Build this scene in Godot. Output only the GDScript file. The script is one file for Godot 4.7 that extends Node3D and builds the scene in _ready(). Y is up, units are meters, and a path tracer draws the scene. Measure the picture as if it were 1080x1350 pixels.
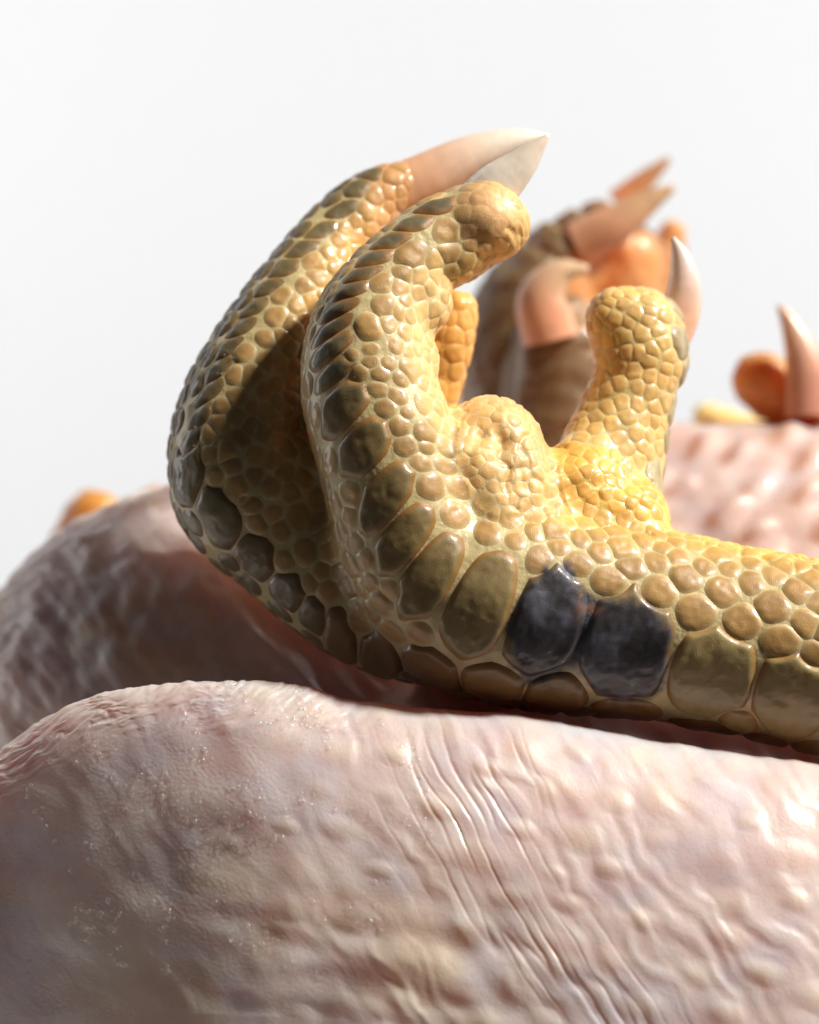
extends Node3D
# A plucked chicken's foot resting on plucked chickens, in front of white paper.
# All shapes are worked out in millimetres and scaled to metres when a mesh is committed.

const MM := 0.001
const KEY_DIR := Vector3(0.63, 0.69, 0.24)

var names := {}
var rng := RandomNumberGenerator.new()
var n_low := FastNoiseLite.new()
var n_mid := FastNoiseLite.new()
var n_fine := FastNoiseLite.new()
var n_one := FastNoiseLite.new()
var n_cell := FastNoiseLite.new()
var mat := {}

# ------------------------------------------------------------------ helpers
func numbered(called: String) -> String:
	if not names.has(called):
		names[called] = 0
		return called
	names[called] += 1
	return "%s_%03d" % [called, names[called]]

func thing(called: String, label: String, category: String, at: Vector3, group := "") -> Node3D:
	var o := Node3D.new()
	o.name = numbered(called)
	o.position = at * MM
	o.set_meta("label", label)
	o.set_meta("category", category)
	if group:
		o.set_meta("group", group)
	add_child(o)
	return o

func part(called: String, mesh: Mesh, m: Material, parent: Node3D, at := Vector3.ZERO) -> MeshInstance3D:
	var o := MeshInstance3D.new()
	o.name = called
	o.mesh = mesh
	o.material_override = m
	o.position = -at * MM
	parent.add_child(o, true)
	return o

func srgb(r: float, g: float, b: float) -> Color:
	return Color(r / 255.0, g / 255.0, b / 255.0).srgb_to_linear()

func mesh_from(v: PackedVector3Array, n: PackedVector3Array, c: PackedColorArray, idx: PackedInt32Array, uv := PackedVector2Array()) -> ArrayMesh:
	var a := []
	a.resize(Mesh.ARRAY_MAX)
	var w := v.duplicate()
	for i in w.size():
		w[i] = w[i] * MM
	a[Mesh.ARRAY_VERTEX] = w
	a[Mesh.ARRAY_NORMAL] = n
	if c.size():
		a[Mesh.ARRAY_COLOR] = c
	if uv.size():
		a[Mesh.ARRAY_TEX_UV] = uv
	a[Mesh.ARRAY_INDEX] = idx
	var m := ArrayMesh.new()
	m.add_surface_from_arrays(Mesh.PRIMITIVE_TRIANGLES, a)
	return m

# front faces run clockwise
func face_normals(v: PackedVector3Array, idx: PackedInt32Array) -> PackedVector3Array:
	var n := PackedVector3Array()
	n.resize(v.size())
	for t in range(0, idx.size(), 3):
		var a := idx[t]
		var b := idx[t + 1]
		var c := idx[t + 2]
		var f := (v[c] - v[a]).cross(v[b] - v[a])
		n[a] += f
		n[b] += f
		n[c] += f
	for i in n.size():
		n[i] = n[i].normalized()
	return n

func catmull(p: Array, steps: int) -> Array:
	# p: rows of equal length; returns rows, the last one included
	var out := []
	var last := p.size() - 1
	for i in last:
		var width: int = p[i].size()
		for j in steps:
			var t := float(j) / steps
			var row := []
			for k in width:
				var p1: float = p[i][k]
				var p2: float = p[i + 1][k]
				var p0: float = p[i - 1][k] if i > 0 else 2.0 * p1 - p2
				var p3: float = p[i + 2][k] if i + 2 <= last else 2.0 * p2 - p1
				row.append(0.5 * (2.0 * p1 + (p2 - p0) * t + (2.0 * p0 - 5.0 * p1 + 4.0 * p2 - p3) * t * t + (3.0 * p1 - p0 - 3.0 * p2 + p3) * t * t * t))
			out.append(row)
	out.append(p[last].duplicate())
	return out

static func smin(a: float, b: float, k: float) -> float:
	var h := maxf(k - absf(a - b), 0.0) / k
	return minf(a, b) - h * h * k * 0.25

# ------------------------------------------------------------------ a body grown round chains of balls
class Body:
	var a := PackedVector3Array()
	var d := PackedVector3Array()
	var inv := PackedFloat32Array()
	var ra := PackedFloat32Array()
	var dr := PackedFloat32Array()
	var grp := PackedInt32Array()
	var lump := PackedByteArray()
	var dors := PackedVector3Array()
	var run := PackedFloat32Array()      # length along the chain
	var kl := 1.2
	var kg := 1.0
	# result
	var v := PackedVector3Array()
	var n := PackedVector3Array()
	var idx := PackedInt32Array()
	var tube := PackedInt32Array()
	var cosd := PackedFloat32Array()
	var along := PackedFloat32Array()

	func add(p: Vector3, q: Vector3, rp: float, rq: float, g: int, is_lump: bool, dorsal: Vector3, s: float) -> void:
		a.append(p)
		d.append(q - p)
		inv.append(1.0 / maxf((q - p).length_squared(), 1e-9))
		ra.append(rp)
		dr.append(rq - rp)
		grp.append(g)
		lump.append(1 if is_lump else 0)
		dors.append(dorsal.normalized())
		run.append(s)

	func bone(i: int, p: Vector3) -> float:
		var w := p - a[i]
		var t := clampf(w.dot(d[i]) * inv[i], 0.0, 1.0)
		return (w - d[i] * t).length() - ra[i] - dr[i] * t

	func dist(p: Vector3, list: PackedInt32Array) -> float:
		var total := 1e3
		var cur := 1e3
		var g := -1
		for i in list:
			if grp[i] != g:
				var h0 := maxf(kg - absf(total - cur), 0.0) / kg
				total = minf(total, cur) - h0 * h0 * kg * 0.25
				cur = 1e3
				g = grp[i]
			var w := p - a[i]
			var t := clampf(w.dot(d[i]) * inv[i], 0.0, 1.0)
			var e := (w - d[i] * t).length() - ra[i] - dr[i] * t
			if lump[i]:
				var h := maxf(kl - absf(cur - e), 0.0) / kl
				cur = minf(cur, e) - h * h * kl * 0.25
			elif e < cur:
				cur = e
		var h1 := maxf(kg - absf(total - cur), 0.0) / kg
		return minf(total, cur) - h1 * h1 * kg * 0.25

	func grow(lo: Vector3, hi: Vector3, h: float) -> void:
		var nb := Vector3i(((hi - lo) / (h * 16.0)).ceil())
		var nx := nb.x * 16 + 1
		var ny := nb.y * 16 + 1
		var nz := nb.z * 16 + 1
		var sx := 1
		var sy := nx
		var sz := nx * ny
		var field := PackedFloat32Array()
		field.resize(nx * ny * nz)
		field.fill(1e3)
		var cell := PackedInt32Array()
		cell.resize(nx * ny * nz)
		cell.fill(-1)
		var big := h * 8.0 * 1.7321
		var small := h * 2.0 * 1.7321
		var cells := PackedInt32Array()
		for bz in nb.z:
			for by in nb.y:
				for bx in nb.x:
					var c := lo + (Vector3(bx, by, bz) * 16.0 + Vector3(8, 8, 8)) * h
					var list := PackedInt32Array()
					var least := 1e3
					for i in a.size():
						var e := bone(i, c)
						if e < big + kl + kg:
							list.append(i)
						least = minf(least, e)
					if least > big + 0.8 or list.is_empty():
						continue
					if absf(dist(c, list)) > big + 1.2:
						continue
					for s in 64:
						var ox := bx * 16 + (s & 3) * 4
						var oy := by * 16 + ((s >> 2) & 3) * 4
						var oz := bz * 16 + (s >> 4) * 4
						var sc := lo + Vector3(ox + 2, oy + 2, oz + 2) * h
						if absf(dist(sc, list)) > small + 0.35:
							continue
						for z in range(oz, oz + 5):
							for y in range(oy, oy + 5):
								var row := z * sz + y * sy + ox
								for x in 5:
									if field[row + x] > 900.0:
										field[row + x] = dist(lo + Vector3(ox + x, y, z) * h, list)
						for z in range(oz, oz + 4):
							for y in range(oy, oy + 4):
								for x in range(ox, ox + 4):
									var q := z * sz + y * sy + x
									var f0 := field[q]
									var f1 := field[q + 1]
									var f2 := field[q + sy]
									var f3 := field[q + sy + 1]
									var f4 := field[q + sz]
									var f5 := field[q + sz + 1]
									var f6 := field[q + sz + sy]
									var f7 := field[q + sz + sy + 1]
									var inside := int(f0 < 0) + int(f1 < 0) + int(f2 < 0) + int(f3 < 0) + int(f4 < 0) + int(f5 < 0) + int(f6 < 0) + int(f7 < 0)
									if inside == 0 or inside == 8:
										continue
									var sum := Vector3.ZERO
									var k := 0
									if (f0 < 0) != (f1 < 0):
										sum += Vector3(f0 / (f0 - f1), 0, 0)
										k += 1
									if (f2 < 0) != (f3 < 0):
										sum += Vector3(f2 / (f2 - f3), 1, 0)
										k += 1
									if (f4 < 0) != (f5 < 0):
										sum += Vector3(f4 / (f4 - f5), 0, 1)
										k += 1
									if (f6 < 0) != (f7 < 0):
										sum += Vector3(f6 / (f6 - f7), 1, 1)
										k += 1
									if (f0 < 0) != (f2 < 0):
										sum += Vector3(0, f0 / (f0 - f2), 0)
										k += 1
									if (f1 < 0) != (f3 < 0):
										sum += Vector3(1, f1 / (f1 - f3), 0)
										k += 1
									if (f4 < 0) != (f6 < 0):
										sum += Vector3(0, f4 / (f4 - f6), 1)
										k += 1
									if (f5 < 0) != (f7 < 0):
										sum += Vector3(1, f5 / (f5 - f7), 1)
										k += 1
									if (f0 < 0) != (f4 < 0):
										sum += Vector3(0, 0, f0 / (f0 - f4))
										k += 1
									if (f1 < 0) != (f5 < 0):
										sum += Vector3(1, 0, f1 / (f1 - f5))
										k += 1
									if (f2 < 0) != (f6 < 0):
										sum += Vector3(0, 1, f2 / (f2 - f6))
										k += 1
									if (f3 < 0) != (f7 < 0):
										sum += Vector3(1, 1, f3 / (f3 - f7))
										k += 1
									sum /= k
									var gx := f1 + f3 + f5 + f7 - f0 - f2 - f4 - f6
									var gy := f2 + f3 + f6 + f7 - f0 - f1 - f4 - f5
									var gz := f4 + f5 + f6 + f7 - f0 - f1 - f2 - f3
									var p := lo + (Vector3(x, y, z) + sum) * h
									var nn := Vector3(gx, gy, gz).normalized()
									var best := -1
									var bd := 1e3
									for i in list:
										var e := bone(i, p)
										if e < bd:
											bd = e
											best = i
									cell[q] = v.size()
									cells.append(q)
									v.append(p)
									n.append(nn)
									tube.append(grp[best])
									var dd := dors[best]
									cosd.append(nn.dot(dd))
									along.append(run[best])
		for i in cells.size():
			var q := cells[i]
			var neg := field[q] < 0
			for axis in 3:
				var e: int = [sx, sy, sz][axis]
				var b: int = [sy, sz, sx][axis]
				var c: int = [sz, sx, sy][axis]
				if (field[q + e] < 0) == neg:
					continue
				if q - b - c < 0:
					continue
				var v1 := cell[q - b]
				var v2 := cell[q - b - c]
				var v3 := cell[q - c]
				if v1 < 0 or v2 < 0 or v3 < 0:
					continue
				if neg:
					idx.append_array(PackedInt32Array([i, v1, v2, i, v2, v3]))
				else:
					idx.append_array(PackedInt32Array([i, v2, v1, i, v3, v2]))
		# two light passes of smoothing take the grid out of the shading
		for pass_no in 2:
			var acc := PackedVector3Array()
			acc.resize(v.size())
			var cnt := PackedInt32Array()
			cnt.resize(v.size())
			for t in range(0, idx.size(), 3):
				for e in 3:
					var p := idx[t + e]
					var q := idx[t + (e + 1) % 3]
					acc[p] += v[q]
					acc[q] += v[p]
					cnt[p] += 1
					cnt[q] += 1
			for i in v.size():
				if cnt[i]:
					v[i] = v[i].lerp(acc[i] / cnt[i], 0.5)

func add_tube(b: Body, rows: Array, g: int, dorsals: Array, steps := 4) -> void:
	var fine := catmull(rows, steps)
	var dl := catmull(dorsals, 8)
	var s := 0.0
	for i in fine.size() - 1:
		var p := Vector3(fine[i][0], fine[i][1], fine[i][2])
		var q := Vector3(fine[i + 1][0], fine[i + 1][1], fine[i + 1][2])
		var f: Array = dl[int(float(i) / (fine.size() - 1) * (dl.size() - 1))]
		b.add(p, q, fine[i][3], fine[i + 1][3], g, false, Vector3(f[0], f[1], f[2]), s)
		s += p.distance_to(q)

# ------------------------------------------------------------------ scales over the body
class Seeds:
	var at := PackedVector3Array()
	var u := PackedVector3Array()     # long axis / half length
	var w := PackedVector3Array()     # cross axis / half width
	var nn := PackedVector3Array()    # normal / half width
	var ra := PackedFloat32Array()
	var rb := PackedFloat32Array()
	var kind := PackedInt32Array()
	var tone := PackedFloat32Array()
	var bins := {}
	const BIN := 1.6

	func add(p: Vector3, n: Vector3, t: Vector3, a: float, b: float, k: int, tn: float) -> void:
		var i := at.size()
		var x := (t - n * t.dot(n)).normalized()
		var y := n.cross(x)
		at.append(p)
		u.append(x / a)
		w.append(y / b)
		nn.append(n / (b * 1.6))
		ra.append(a)
		rb.append(b)
		kind.append(k)
		tone.append(tn)
		var r := maxf(a, b) * 1.25 + 0.9
		var lo := Vector3i(((p - Vector3(r, r, r)) / BIN).floor())
		var hi := Vector3i(((p + Vector3(r, r, r)) / BIN).floor())
		for cz in range(lo.z, hi.z + 1):
			for cy in range(lo.y, hi.y + 1):
				for cx in range(lo.x, hi.x + 1):
					var c := (Vector3(cx, cy, cz) + Vector3(0.5, 0.5, 0.5)) * BIN
					if c.distance_to(p) > r + BIN * 0.87:
						continue
					var key := Vector3i(cx, cy, cz)
					if not bins.has(key):
						bins[key] = PackedInt32Array()
					bins[key].append(i)

	func near(p: Vector3) -> PackedInt32Array:
		return bins.get(Vector3i((p / BIN).floor()), PackedInt32Array())

	func measure(i: int, p: Vector3) -> float:
		var q := p - at[i]
		var x := q.dot(u[i])
		var y := q.dot(w[i])
		var z := q.dot(nn[i])
		return sqrt(x * x + y * y + z * z)

# ------------------------------------------------------------------ scene
func _ready() -> void:
	# camera: long macro lens, focused on the front of the foot
	var cam := Camera3D.new()
	cam.name = "camera"
	cam.position = Vector3(0, 0, 0.4)
	cam.near = 0.05
	cam.far = 20.0
	cam.fov = rad_to_deg(2.0 * atan(0.050625 / 0.4))
	var lens := CameraAttributesPhysical.new()
	lens.frustum_focus_distance = 0.394
	lens.frustum_focal_length = 94.8
	lens.frustum_near = 0.05
	lens.frustum_far = 20.0
	lens.exposure_aperture = 10.5
	cam.attributes = lens
	add_child(cam)
	cam.fov = rad_to_deg(2.0 * atan(0.050625 / 0.4))
	cam.current = true

	var env := Environment.new()
	env.background_mode = Environment.BG_COLOR
	env.background_color = Color(0.036, 0.036, 0.036).linear_to_srgb()
	env.tonemap_mode = Environment.TONE_MAPPER_LINEAR
	env.tonemap_exposure = 1.0
	env.sdfgi_enabled = true
	env.ssao_enabled = true
	env.ssil_enabled = true
	var we := WorldEnvironment.new()
	we.name = "world"
	we.environment = env
	add_child(we)

	# the key: a hard studio head high on the right, a little in front of the foot
	var key := SpotLight3D.new()
	key.name = "key_lamp"
	key.position = KEY_DIR.normalized() * 0.9
	key.light_color = Color(1.0, 0.97, 0.925)
	key.light_energy = 1.75
	key.light_size = 0.055
	key.spot_angle = 9.0
	key.spot_angle_attenuation = 0.3
	key.spot_range = 4.0
	key.shadow_enabled = true
	add_child(key)
	key.look_at_from_position(key.position, Vector3.ZERO)
	# two soft heads that light the paper behind
	for s in [-1.0, 1.0]:
		var l := AreaLight3D.new()
		l.name = "paper_lamp"
		l.area_size = Vector2(0.5, 1.2)
		l.light_energy = 0.73
		l.light_color = Color(1, 1, 1)
		l.shadow_enabled = true
		add_child(l, true)
		l.look_at_from_position(Vector3(s * 0.7, 0.3, -0.4), Vector3(s * 0.05, 0.05, -1.05))

	for pair in [[n_low, 0.06], [n_mid, 0.25], [n_fine, 1.0], [n_one, 0.25]]:
		pair[0].noise_type = FastNoiseLite.TYPE_SIMPLEX_SMOOTH
		pair[0].frequency = pair[1]
		pair[0].fractal_octaves = 3
		pair[0].seed = 11
	n_one.fractal_octaves = 1
	n_cell.noise_type = FastNoiseLite.TYPE_CELLULAR
	n_cell.cellular_return_type = FastNoiseLite.RETURN_DISTANCE
	n_cell.frequency = 1.0
	n_cell.fractal_type = FastNoiseLite.FRACTAL_NONE
	rng.seed = 5
	make_materials()
	make_backdrop()
	make_front_body()
	make_back_bodies()
	make_main_foot()
	make_far_feet()

func relief(freq: float, octaves: int, sd: int, type := FastNoiseLite.TYPE_SIMPLEX_SMOOTH) -> NoiseTexture2D:
	var f := FastNoiseLite.new()
	f.noise_type = type
	f.frequency = freq
	f.fractal_octaves = octaves
	f.seed = sd
	var t := NoiseTexture2D.new()
	t.width = 512
	t.height = 512
	t.seamless = true
	t.noise = f
	return t

func organic(called: String, rough: float, bump: NoiseTexture2D, tile_mm: float, depth_mm: float, sss: float, coat: float, coat_rough: float) -> StandardMaterial3D:
	var m := StandardMaterial3D.new()
	m.resource_name = called
	m.vertex_color_use_as_albedo = true
	m.roughness = rough
	m.metallic_specular = 0.5
	m.uv1_triplanar = true
	m.uv1_scale = Vector3.ONE * (1000.0 / tile_mm)
	if bump:
		m.heightmap_enabled = true
		m.heightmap_texture = bump
		m.heightmap_scale = depth_mm * 0.1
	if sss > 0.0:
		m.subsurf_scatter_enabled = true
		m.subsurf_scatter_strength = sss
	if coat > 0.0:
		m.clearcoat_enabled = true
		m.clearcoat = coat
		m.clearcoat_roughness = coat_rough
	return m

func make_materials() -> void:
	var grain := relief(0.03, 4, 3)
	var pores := relief(0.045, 3, 8)
	mat.skin = organic("foot_skin", 0.42, grain, 9.0, 0.05, 0.12, 0.3, 0.2)
	mat.scale = organic("foot_scale", 0.48, grain, 3.2, 0.024, 0.12, 0.4, 0.14)
	mat.flesh = organic("chicken_skin", 0.42, pores, 11.0, 0.02, 0.4, 0.45, 0.14)
	mat.far = organic("far_skin", 0.5, pores, 12.0, 0.06, 0.35, 0.25, 0.2)
	mat.claw = organic("claw", 0.34, grain, 8.0, 0.008, 0.0, 0.4, 0.15)
	mat.claw.backlight_enabled = true
	mat.claw.backlight = Color(0.36, 0.33, 0.3)
	mat.water = StandardMaterial3D.new()
	mat.water.resource_name = "water"
	mat.water.transparency = BaseMaterial3D.TRANSPARENCY_ALPHA
	mat.water.albedo_color = Color(0.95, 0.93, 0.9, 0.04)
	mat.water.roughness = 0.2
	mat.paper = StandardMaterial3D.new()
	mat.paper.resource_name = "white_paper"
	mat.paper.albedo_color = Color(0.88, 0.88, 0.88).linear_to_srgb()
	mat.paper.roughness = 0.95
	mat.paper.metallic_specular = 0.2

func make_backdrop() -> void:
	# a sheet of paper that sweeps from the table up behind
	var prof := [[40.0, -85.0], [-100.0, -85.0], [-450.0, -85.0], [-700.0, -82.0], [-850.0, -55.0], [-950.0, 40.0], [-990.0, 200.0], [-1000.0, 500.0], [-1000.0, 1000.0]]
	var fine := catmull(prof, 8)
	var v := PackedVector3Array()
	var idx := PackedInt32Array()
	var rows := fine.size()
	for layer in 2:
		for i in rows:
			for x in [-520.0, 520.0]:
				v.append(Vector3(x, fine[i][1] - layer * 1.5, fine[i][0] - layer * 1.5))
	for i in rows - 1:
		var a := i * 2
		idx.append_array(PackedInt32Array([a, a + 2, a + 1, a + 1, a + 2, a + 3]))
		var b := (rows + i) * 2
		idx.append_array(PackedInt32Array([b, b + 1, b + 2, b + 1, b + 3, b + 2]))
	var o := part("backdrop", mesh_from(v, face_normals(v, idx), PackedColorArray(), idx), mat.paper, self)
	o.set_meta("kind", "structure")

# ------------------------------------------------------------------ the foot in front
const SCALE_ROWS := [[-6.67, 9.9, 8.91, 3.61, 1.98, 0.61, 0.72, 0.33, 1],
	[-4.68, 6.14, 9.88, 3.61, 2.21, 0.65, 0.72, 0.23, 1],
	[-2.56, 1.24, 10.45, 4.29, 2.07, 0.59, 0.79, 0.16, 1],
	[-0.66, -2.77, 10.66, 4.29, 2.12, 0.59, 0.79, 0.17, 1],
	[1.75, -6.5, 10.78, 5.16, 2.42, 0.53, 0.84, 0.14, 1],
	[6.71, -9.48, 11.07, 5.91, 3.14, 0.4, 0.9, 0.16, 1],
	[13.15, -11.1, 10.37, 5.62, 3.44, 0.34, 0.93, 0.16, 2],
	[21.1, -13.41, 9.17, 6.02, 4.25, 0.11, 0.94, 0.31, 2],
	[29.23, -16.01, 8.26, 4.71, 5.05, 1, -0.03, 0.06, 1],
	[36.89, -18.15, 8.03, 5.07, 4.16, -0.07, 0.87, 0.49, 1],
	[44.92, -20.25, 7.27, 5.57, 4.13, -0.02, 0.82, 0.57, 1],
	[-6.96, -12.88, 0.67, 4.26, 1.97, -0.18, 0.71, 0.68, 3],
	[-2.85, -14.6, 0.57, 4.71, 2.4, 0.06, 0.6, 0.8, 3],
	[2.15, -15.86, 4.62, 3.57, 4.45, 0.91, -0.36, 0.22, 3],
	[7.97, -16.82, 6.55, 3.57, 3.34, 0.98, -0.11, 0.18, 3],
	[14.2, -17.9, 5.55, 3.4, 3.7, 1, -0.03, 0.02, 3],
	[21.1, -19.32, 3.67, 3.57, 2.97, 1, -0.09, 0, 3],
	[29.11, -21.05, 1.86, 3.59, 2.09, 0.99, -0.17, 0.01, 3],
	[-7.49, 13.44, 8.17, 3.16, 1.13, 0.73, 0.57, 0.38, 1],
	[-8.02, 15.68, 7.4, 3.07, 1.35, 0.69, 0.6, 0.4, 1],
	[-7.81, 17.76, 6.92, 2.92, 1.31, 0.69, 0.64, 0.36, 1],
	[-7.08, 19.77, 6.58, 2.67, 1.42, 0.77, 0.61, 0.19, 1],
	[-5.98, 21.56, 6.12, 2.51, 1.42, 0.85, 0.53, 0.01, 1],
	[-4.73, 23.23, 5.43, 2.45, 1.29, 0.86, 0.51, -0.05, 1],
	[-3.49, 24.84, 4.53, 2.39, 1.3, 0.86, 0.51, -0.08, 1],
	[-1.86, 26.61, 3.61, 2.51, 1.34, 0.89, 0.43, -0.16, 1],
	[0.3, 28.38, 2.7, 2.5, 1.27, 0.89, 0.44, -0.14, 1],
	[2.47, 30.11, 1.53, 2.32, 1.35, 0.91, 0.41, -0.05, 1],
	[-5.58, 15.11, 8.7, 0.83, 0.76, 0.97, 0.06, 0.22, 0],
	[-3.74, 15.77, 8.7, 0.88, 0.67, 0.98, 0.15, -0.1, 0],
	[-3.74, 14.52, 8.99, 0.88, 0.67, 0.98, 0.16, -0.08, 0],
	[-1.98, 14.38, 8.72, 0.77, 0.77, 0.95, -0.09, -0.28, 0],
	[-4.84, 13.41, 9.18, 0.96, 0.89, 0.99, 0.02, 0.14, 0],
	[-2.78, 13.34, 9.17, 0.96, 0.84, 0.99, -0.04, -0.14, 0],
	[-0.73, 12.92, 8.61, 0.92, 0.81, 0.77, -0.59, -0.26, 0],
	[-3.07, 11.86, 9.53, 1.1, 0.83, 0.98, -0.18, -0.02, 0],
	[-1.1, 11.21, 9.26, 1.04, 0.8, 0.83, -0.54, -0.14, 0],
	[-2.27, 10.02, 9.8, 1.11, 1.04, 0.99, -0.02, -0.12, 0],
	[-0.22, 9.6, 9.35, 0.71, 0.68, 0.92, -0.1, -0.37, 0],
	[-0.95, 8.27, 9.91, 1.1, 1.07, 0.7, -0.72, -0.04, 0],
	[-0.37, 6.36, 10.09, 1.21, 1.11, 0.97, -0.04, -0.24, 0],
	[1.69, 6.3, 9.23, 0.95, 0.76, 0.85, -0.13, -0.51, 0],
	[1.1, 4.75, 9.87, 1.24, 0.91, 0.88, -0.33, -0.33, 0],
	[3.45, 4.41, 8.38, 1.4, 0.78, 0.73, -0.24, -0.64, 0],
	[2.05, 2.49, 9.89, 1.53, 1.41, 0.91, -0.07, -0.42, 0],
	[4.78, 2.35, 7.91, 1.61, 1.12, 0.68, -0.29, -0.67, 0],
	[4.39, -0.22, 9.42, 1.56, 1.43, 0.89, -0.18, -0.41, 0],
	[7.21, 0.81, 7.63, 1.25, 1.03, 0.49, 0.87, 0.06, 0],
	[9.63, -0.66, 7.76, 1.13, 1.12, 0.98, -0.11, -0.18, 0],
	[7.62, -1.98, 9.17, 1.32, 1.47, 1, -0.02, -0.02, 0],
	[10.25, -2.78, 9.39, 1.04, 1.05, 0.99, -0.09, -0.14, 0],
	[12.27, -1.84, 8.14, 1.05, 1.29, 0.98, -0.15, -0.16, 0],
	[12.51, -4.61, 9.87, 1.64, 1.24, 0.45, 0.77, -0.45, 0],
	[14.53, -3.3, 8.62, 1.21, 1.15, 0.97, -0.13, -0.19, 0],
	[16.27, -5.06, 9.17, 1.49, 1.37, 0.98, -0.08, -0.18, 0],
	[16.71, -2.5, 7.35, 1.13, 1.21, 0.98, -0.15, -0.16, 0],
	[18.6, -3.82, 7.95, 1.34, 1.37, 0.99, -0.1, -0.13, 0],
	[19.34, -6.74, 9.28, 1.92, 1.54, 0.99, -0.04, -0.13, 0],
	[21.52, -5.29, 8.26, 1.56, 1.45, 0.99, -0.08, -0.14, 0],
	[24.07, -4.78, 7.41, 1.27, 1.31, 0.98, -0.11, -0.14, 0],
	[24.12, -7.7, 8.99, 1.91, 1.78, 1, -0.03, -0.09, 0],
	[26.75, -6.39, 7.99, 1.64, 1.62, 0.99, -0.08, -0.13, 0],
	[26.05, -4.28, 6.48, 1.13, 1.27, 0.98, -0.14, -0.14, 0],
	[28.68, -5.31, 6.76, 1.12, 1.2, 0.99, -0.1, -0.11, 0],
	[27.71, -9.68, 9.09, 2.06, 1.87, 1, -0.01, -0.07, 0],
	[30.35, -7.72, 8.11, 1.7, 1.66, 0.99, -0.05, -0.09, 0],
	[31.15, -5.46, 6.28, 1.05, 1.17, 0.99, -0.12, -0.11, 0],
	[32.11, -10.63, 8.97, 1.91, 1.87, 1, -0, -0.02, 0],
	[33.22, -6.92, 7.19, 1.26, 1.4, 0.99, -0.06, -0.08, 0],
	[35.1, -9.18, 8.39, 1.76, 1.69, 1, -0.02, -0.03, 0],
	[35.83, -12.53, 9.24, 2.12, 1.62, 1, -0, -0, 0],
	[35.6, -6.13, 6.09, 1.26, 1.34, 0.99, -0.08, -0.07, 0],
	[37.78, -7.59, 7.2, 1.55, 1.61, 1, -0.05, -0.07, 0],
	[38.43, -10.78, 8.89, 1.54, 1.54, 1, -0.01, -0.04, 0],
	[39.19, -13.7, 9.32, 1.54, 1.39, 1, -0, -0.01, 0],
	[33.4, -4.96, 5.05, 0.97, 1.2, 0.99, -0.12, -0.08, 0],
	[38.27, -5.34, 4.41, 1.05, 1.48, 0.99, -0.11, -0.06, 0],
	[-22.24, 3.61, -0.68, 3.56, 2.7, 0.16, 0.98, 0.15, 4],
	[-19, -0.67, 1.04, 3.55, 2.48, -0.38, 0.9, 0.21, 4],
	[-15.27, -4.57, 0.76, 2.7, 2.26, -0.34, 0.87, 0.36, 4],
	[-12.12, -8, 1.09, 2.27, 2.38, -0.35, 0.91, 0.24, 4],
	[-9.57, -10.47, 1.29, 2.65, 1.8, -0.11, 0.82, 0.56, 4],
	[-21.78, 6.91, -0.56, 2.31, 1.12, 0.48, 0.84, 0.24, 4],
	[-20.8, 9.31, -0.44, 2.07, 1.03, 0.58, 0.8, 0.17, 4],
	[-19.92, 11.8, -0.9, 2.05, 1.02, 0.65, 0.75, 0.11, 4],
	[-19.05, 14.08, -1.48, 2.04, 1.03, 0.67, 0.74, 0.08, 4],
	[-18.02, 16.36, -2.11, 1.97, 1.05, 0.67, 0.74, 0.08, 4],
	[-16.91, 18.42, -2.7, 1.97, 1.11, 0.76, 0.65, -0.03, 4],
	[-15.66, 20.42, -3.43, 1.89, 1.09, 0.75, 0.66, -0.02, 4],
	[-14.25, 22.44, -4.29, 1.9, 1.07, 0.76, 0.64, 0, 4],
	[-12.69, 24.46, -5.2, 1.95, 1.16, 0.87, 0.47, -0.17, 4],
	[-10.89, 26.43, -6.21, 2.01, 1.12, 0.88, 0.4, -0.24, 4],
	[-9.01, 28.42, -7.43, 1.99, 1.02, 0.88, 0.41, -0.23, 4],
	[-6.74, 30.58, -8.77, 1.94, 0.95, 0.89, 0.43, -0.14, 4],
	[-15.58, 0.52, 2.37, 0.9, 1.12, -0.01, 1, 0.08, 0],
	[-16.4, 1.12, 2.35, 0.6, 0.6, 0.99, -0.02, 0.11, 0]]

# skin folds at the base of the toes and on the pad between them: from, to, depth
const FOLDS := [
	[Vector2(10.7, -0.5), Vector2(14.0, 1.4), 0.5], [Vector2(14.0, 1.4), Vector2(18.6, 3.0), 0.5], [Vector2(18.6, 3.0), Vector2(23.0, 4.4), 0.4],
	[Vector2(15.4, -0.4), Vector2(18.6, 1.4), 0.3], [Vector2(18.6, 1.4), Vector2(23.0, 3.2), 0.4],
	[Vector2(5.1, 3.9), Vector2(6.8, 7.7), 0.5], [Vector2(6.8, 7.7), Vector2(9.1, 6.7), 0.6], [Vector2(9.1, 6.7), Vector2(9.3, 2.6), 0.5],
]

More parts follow.
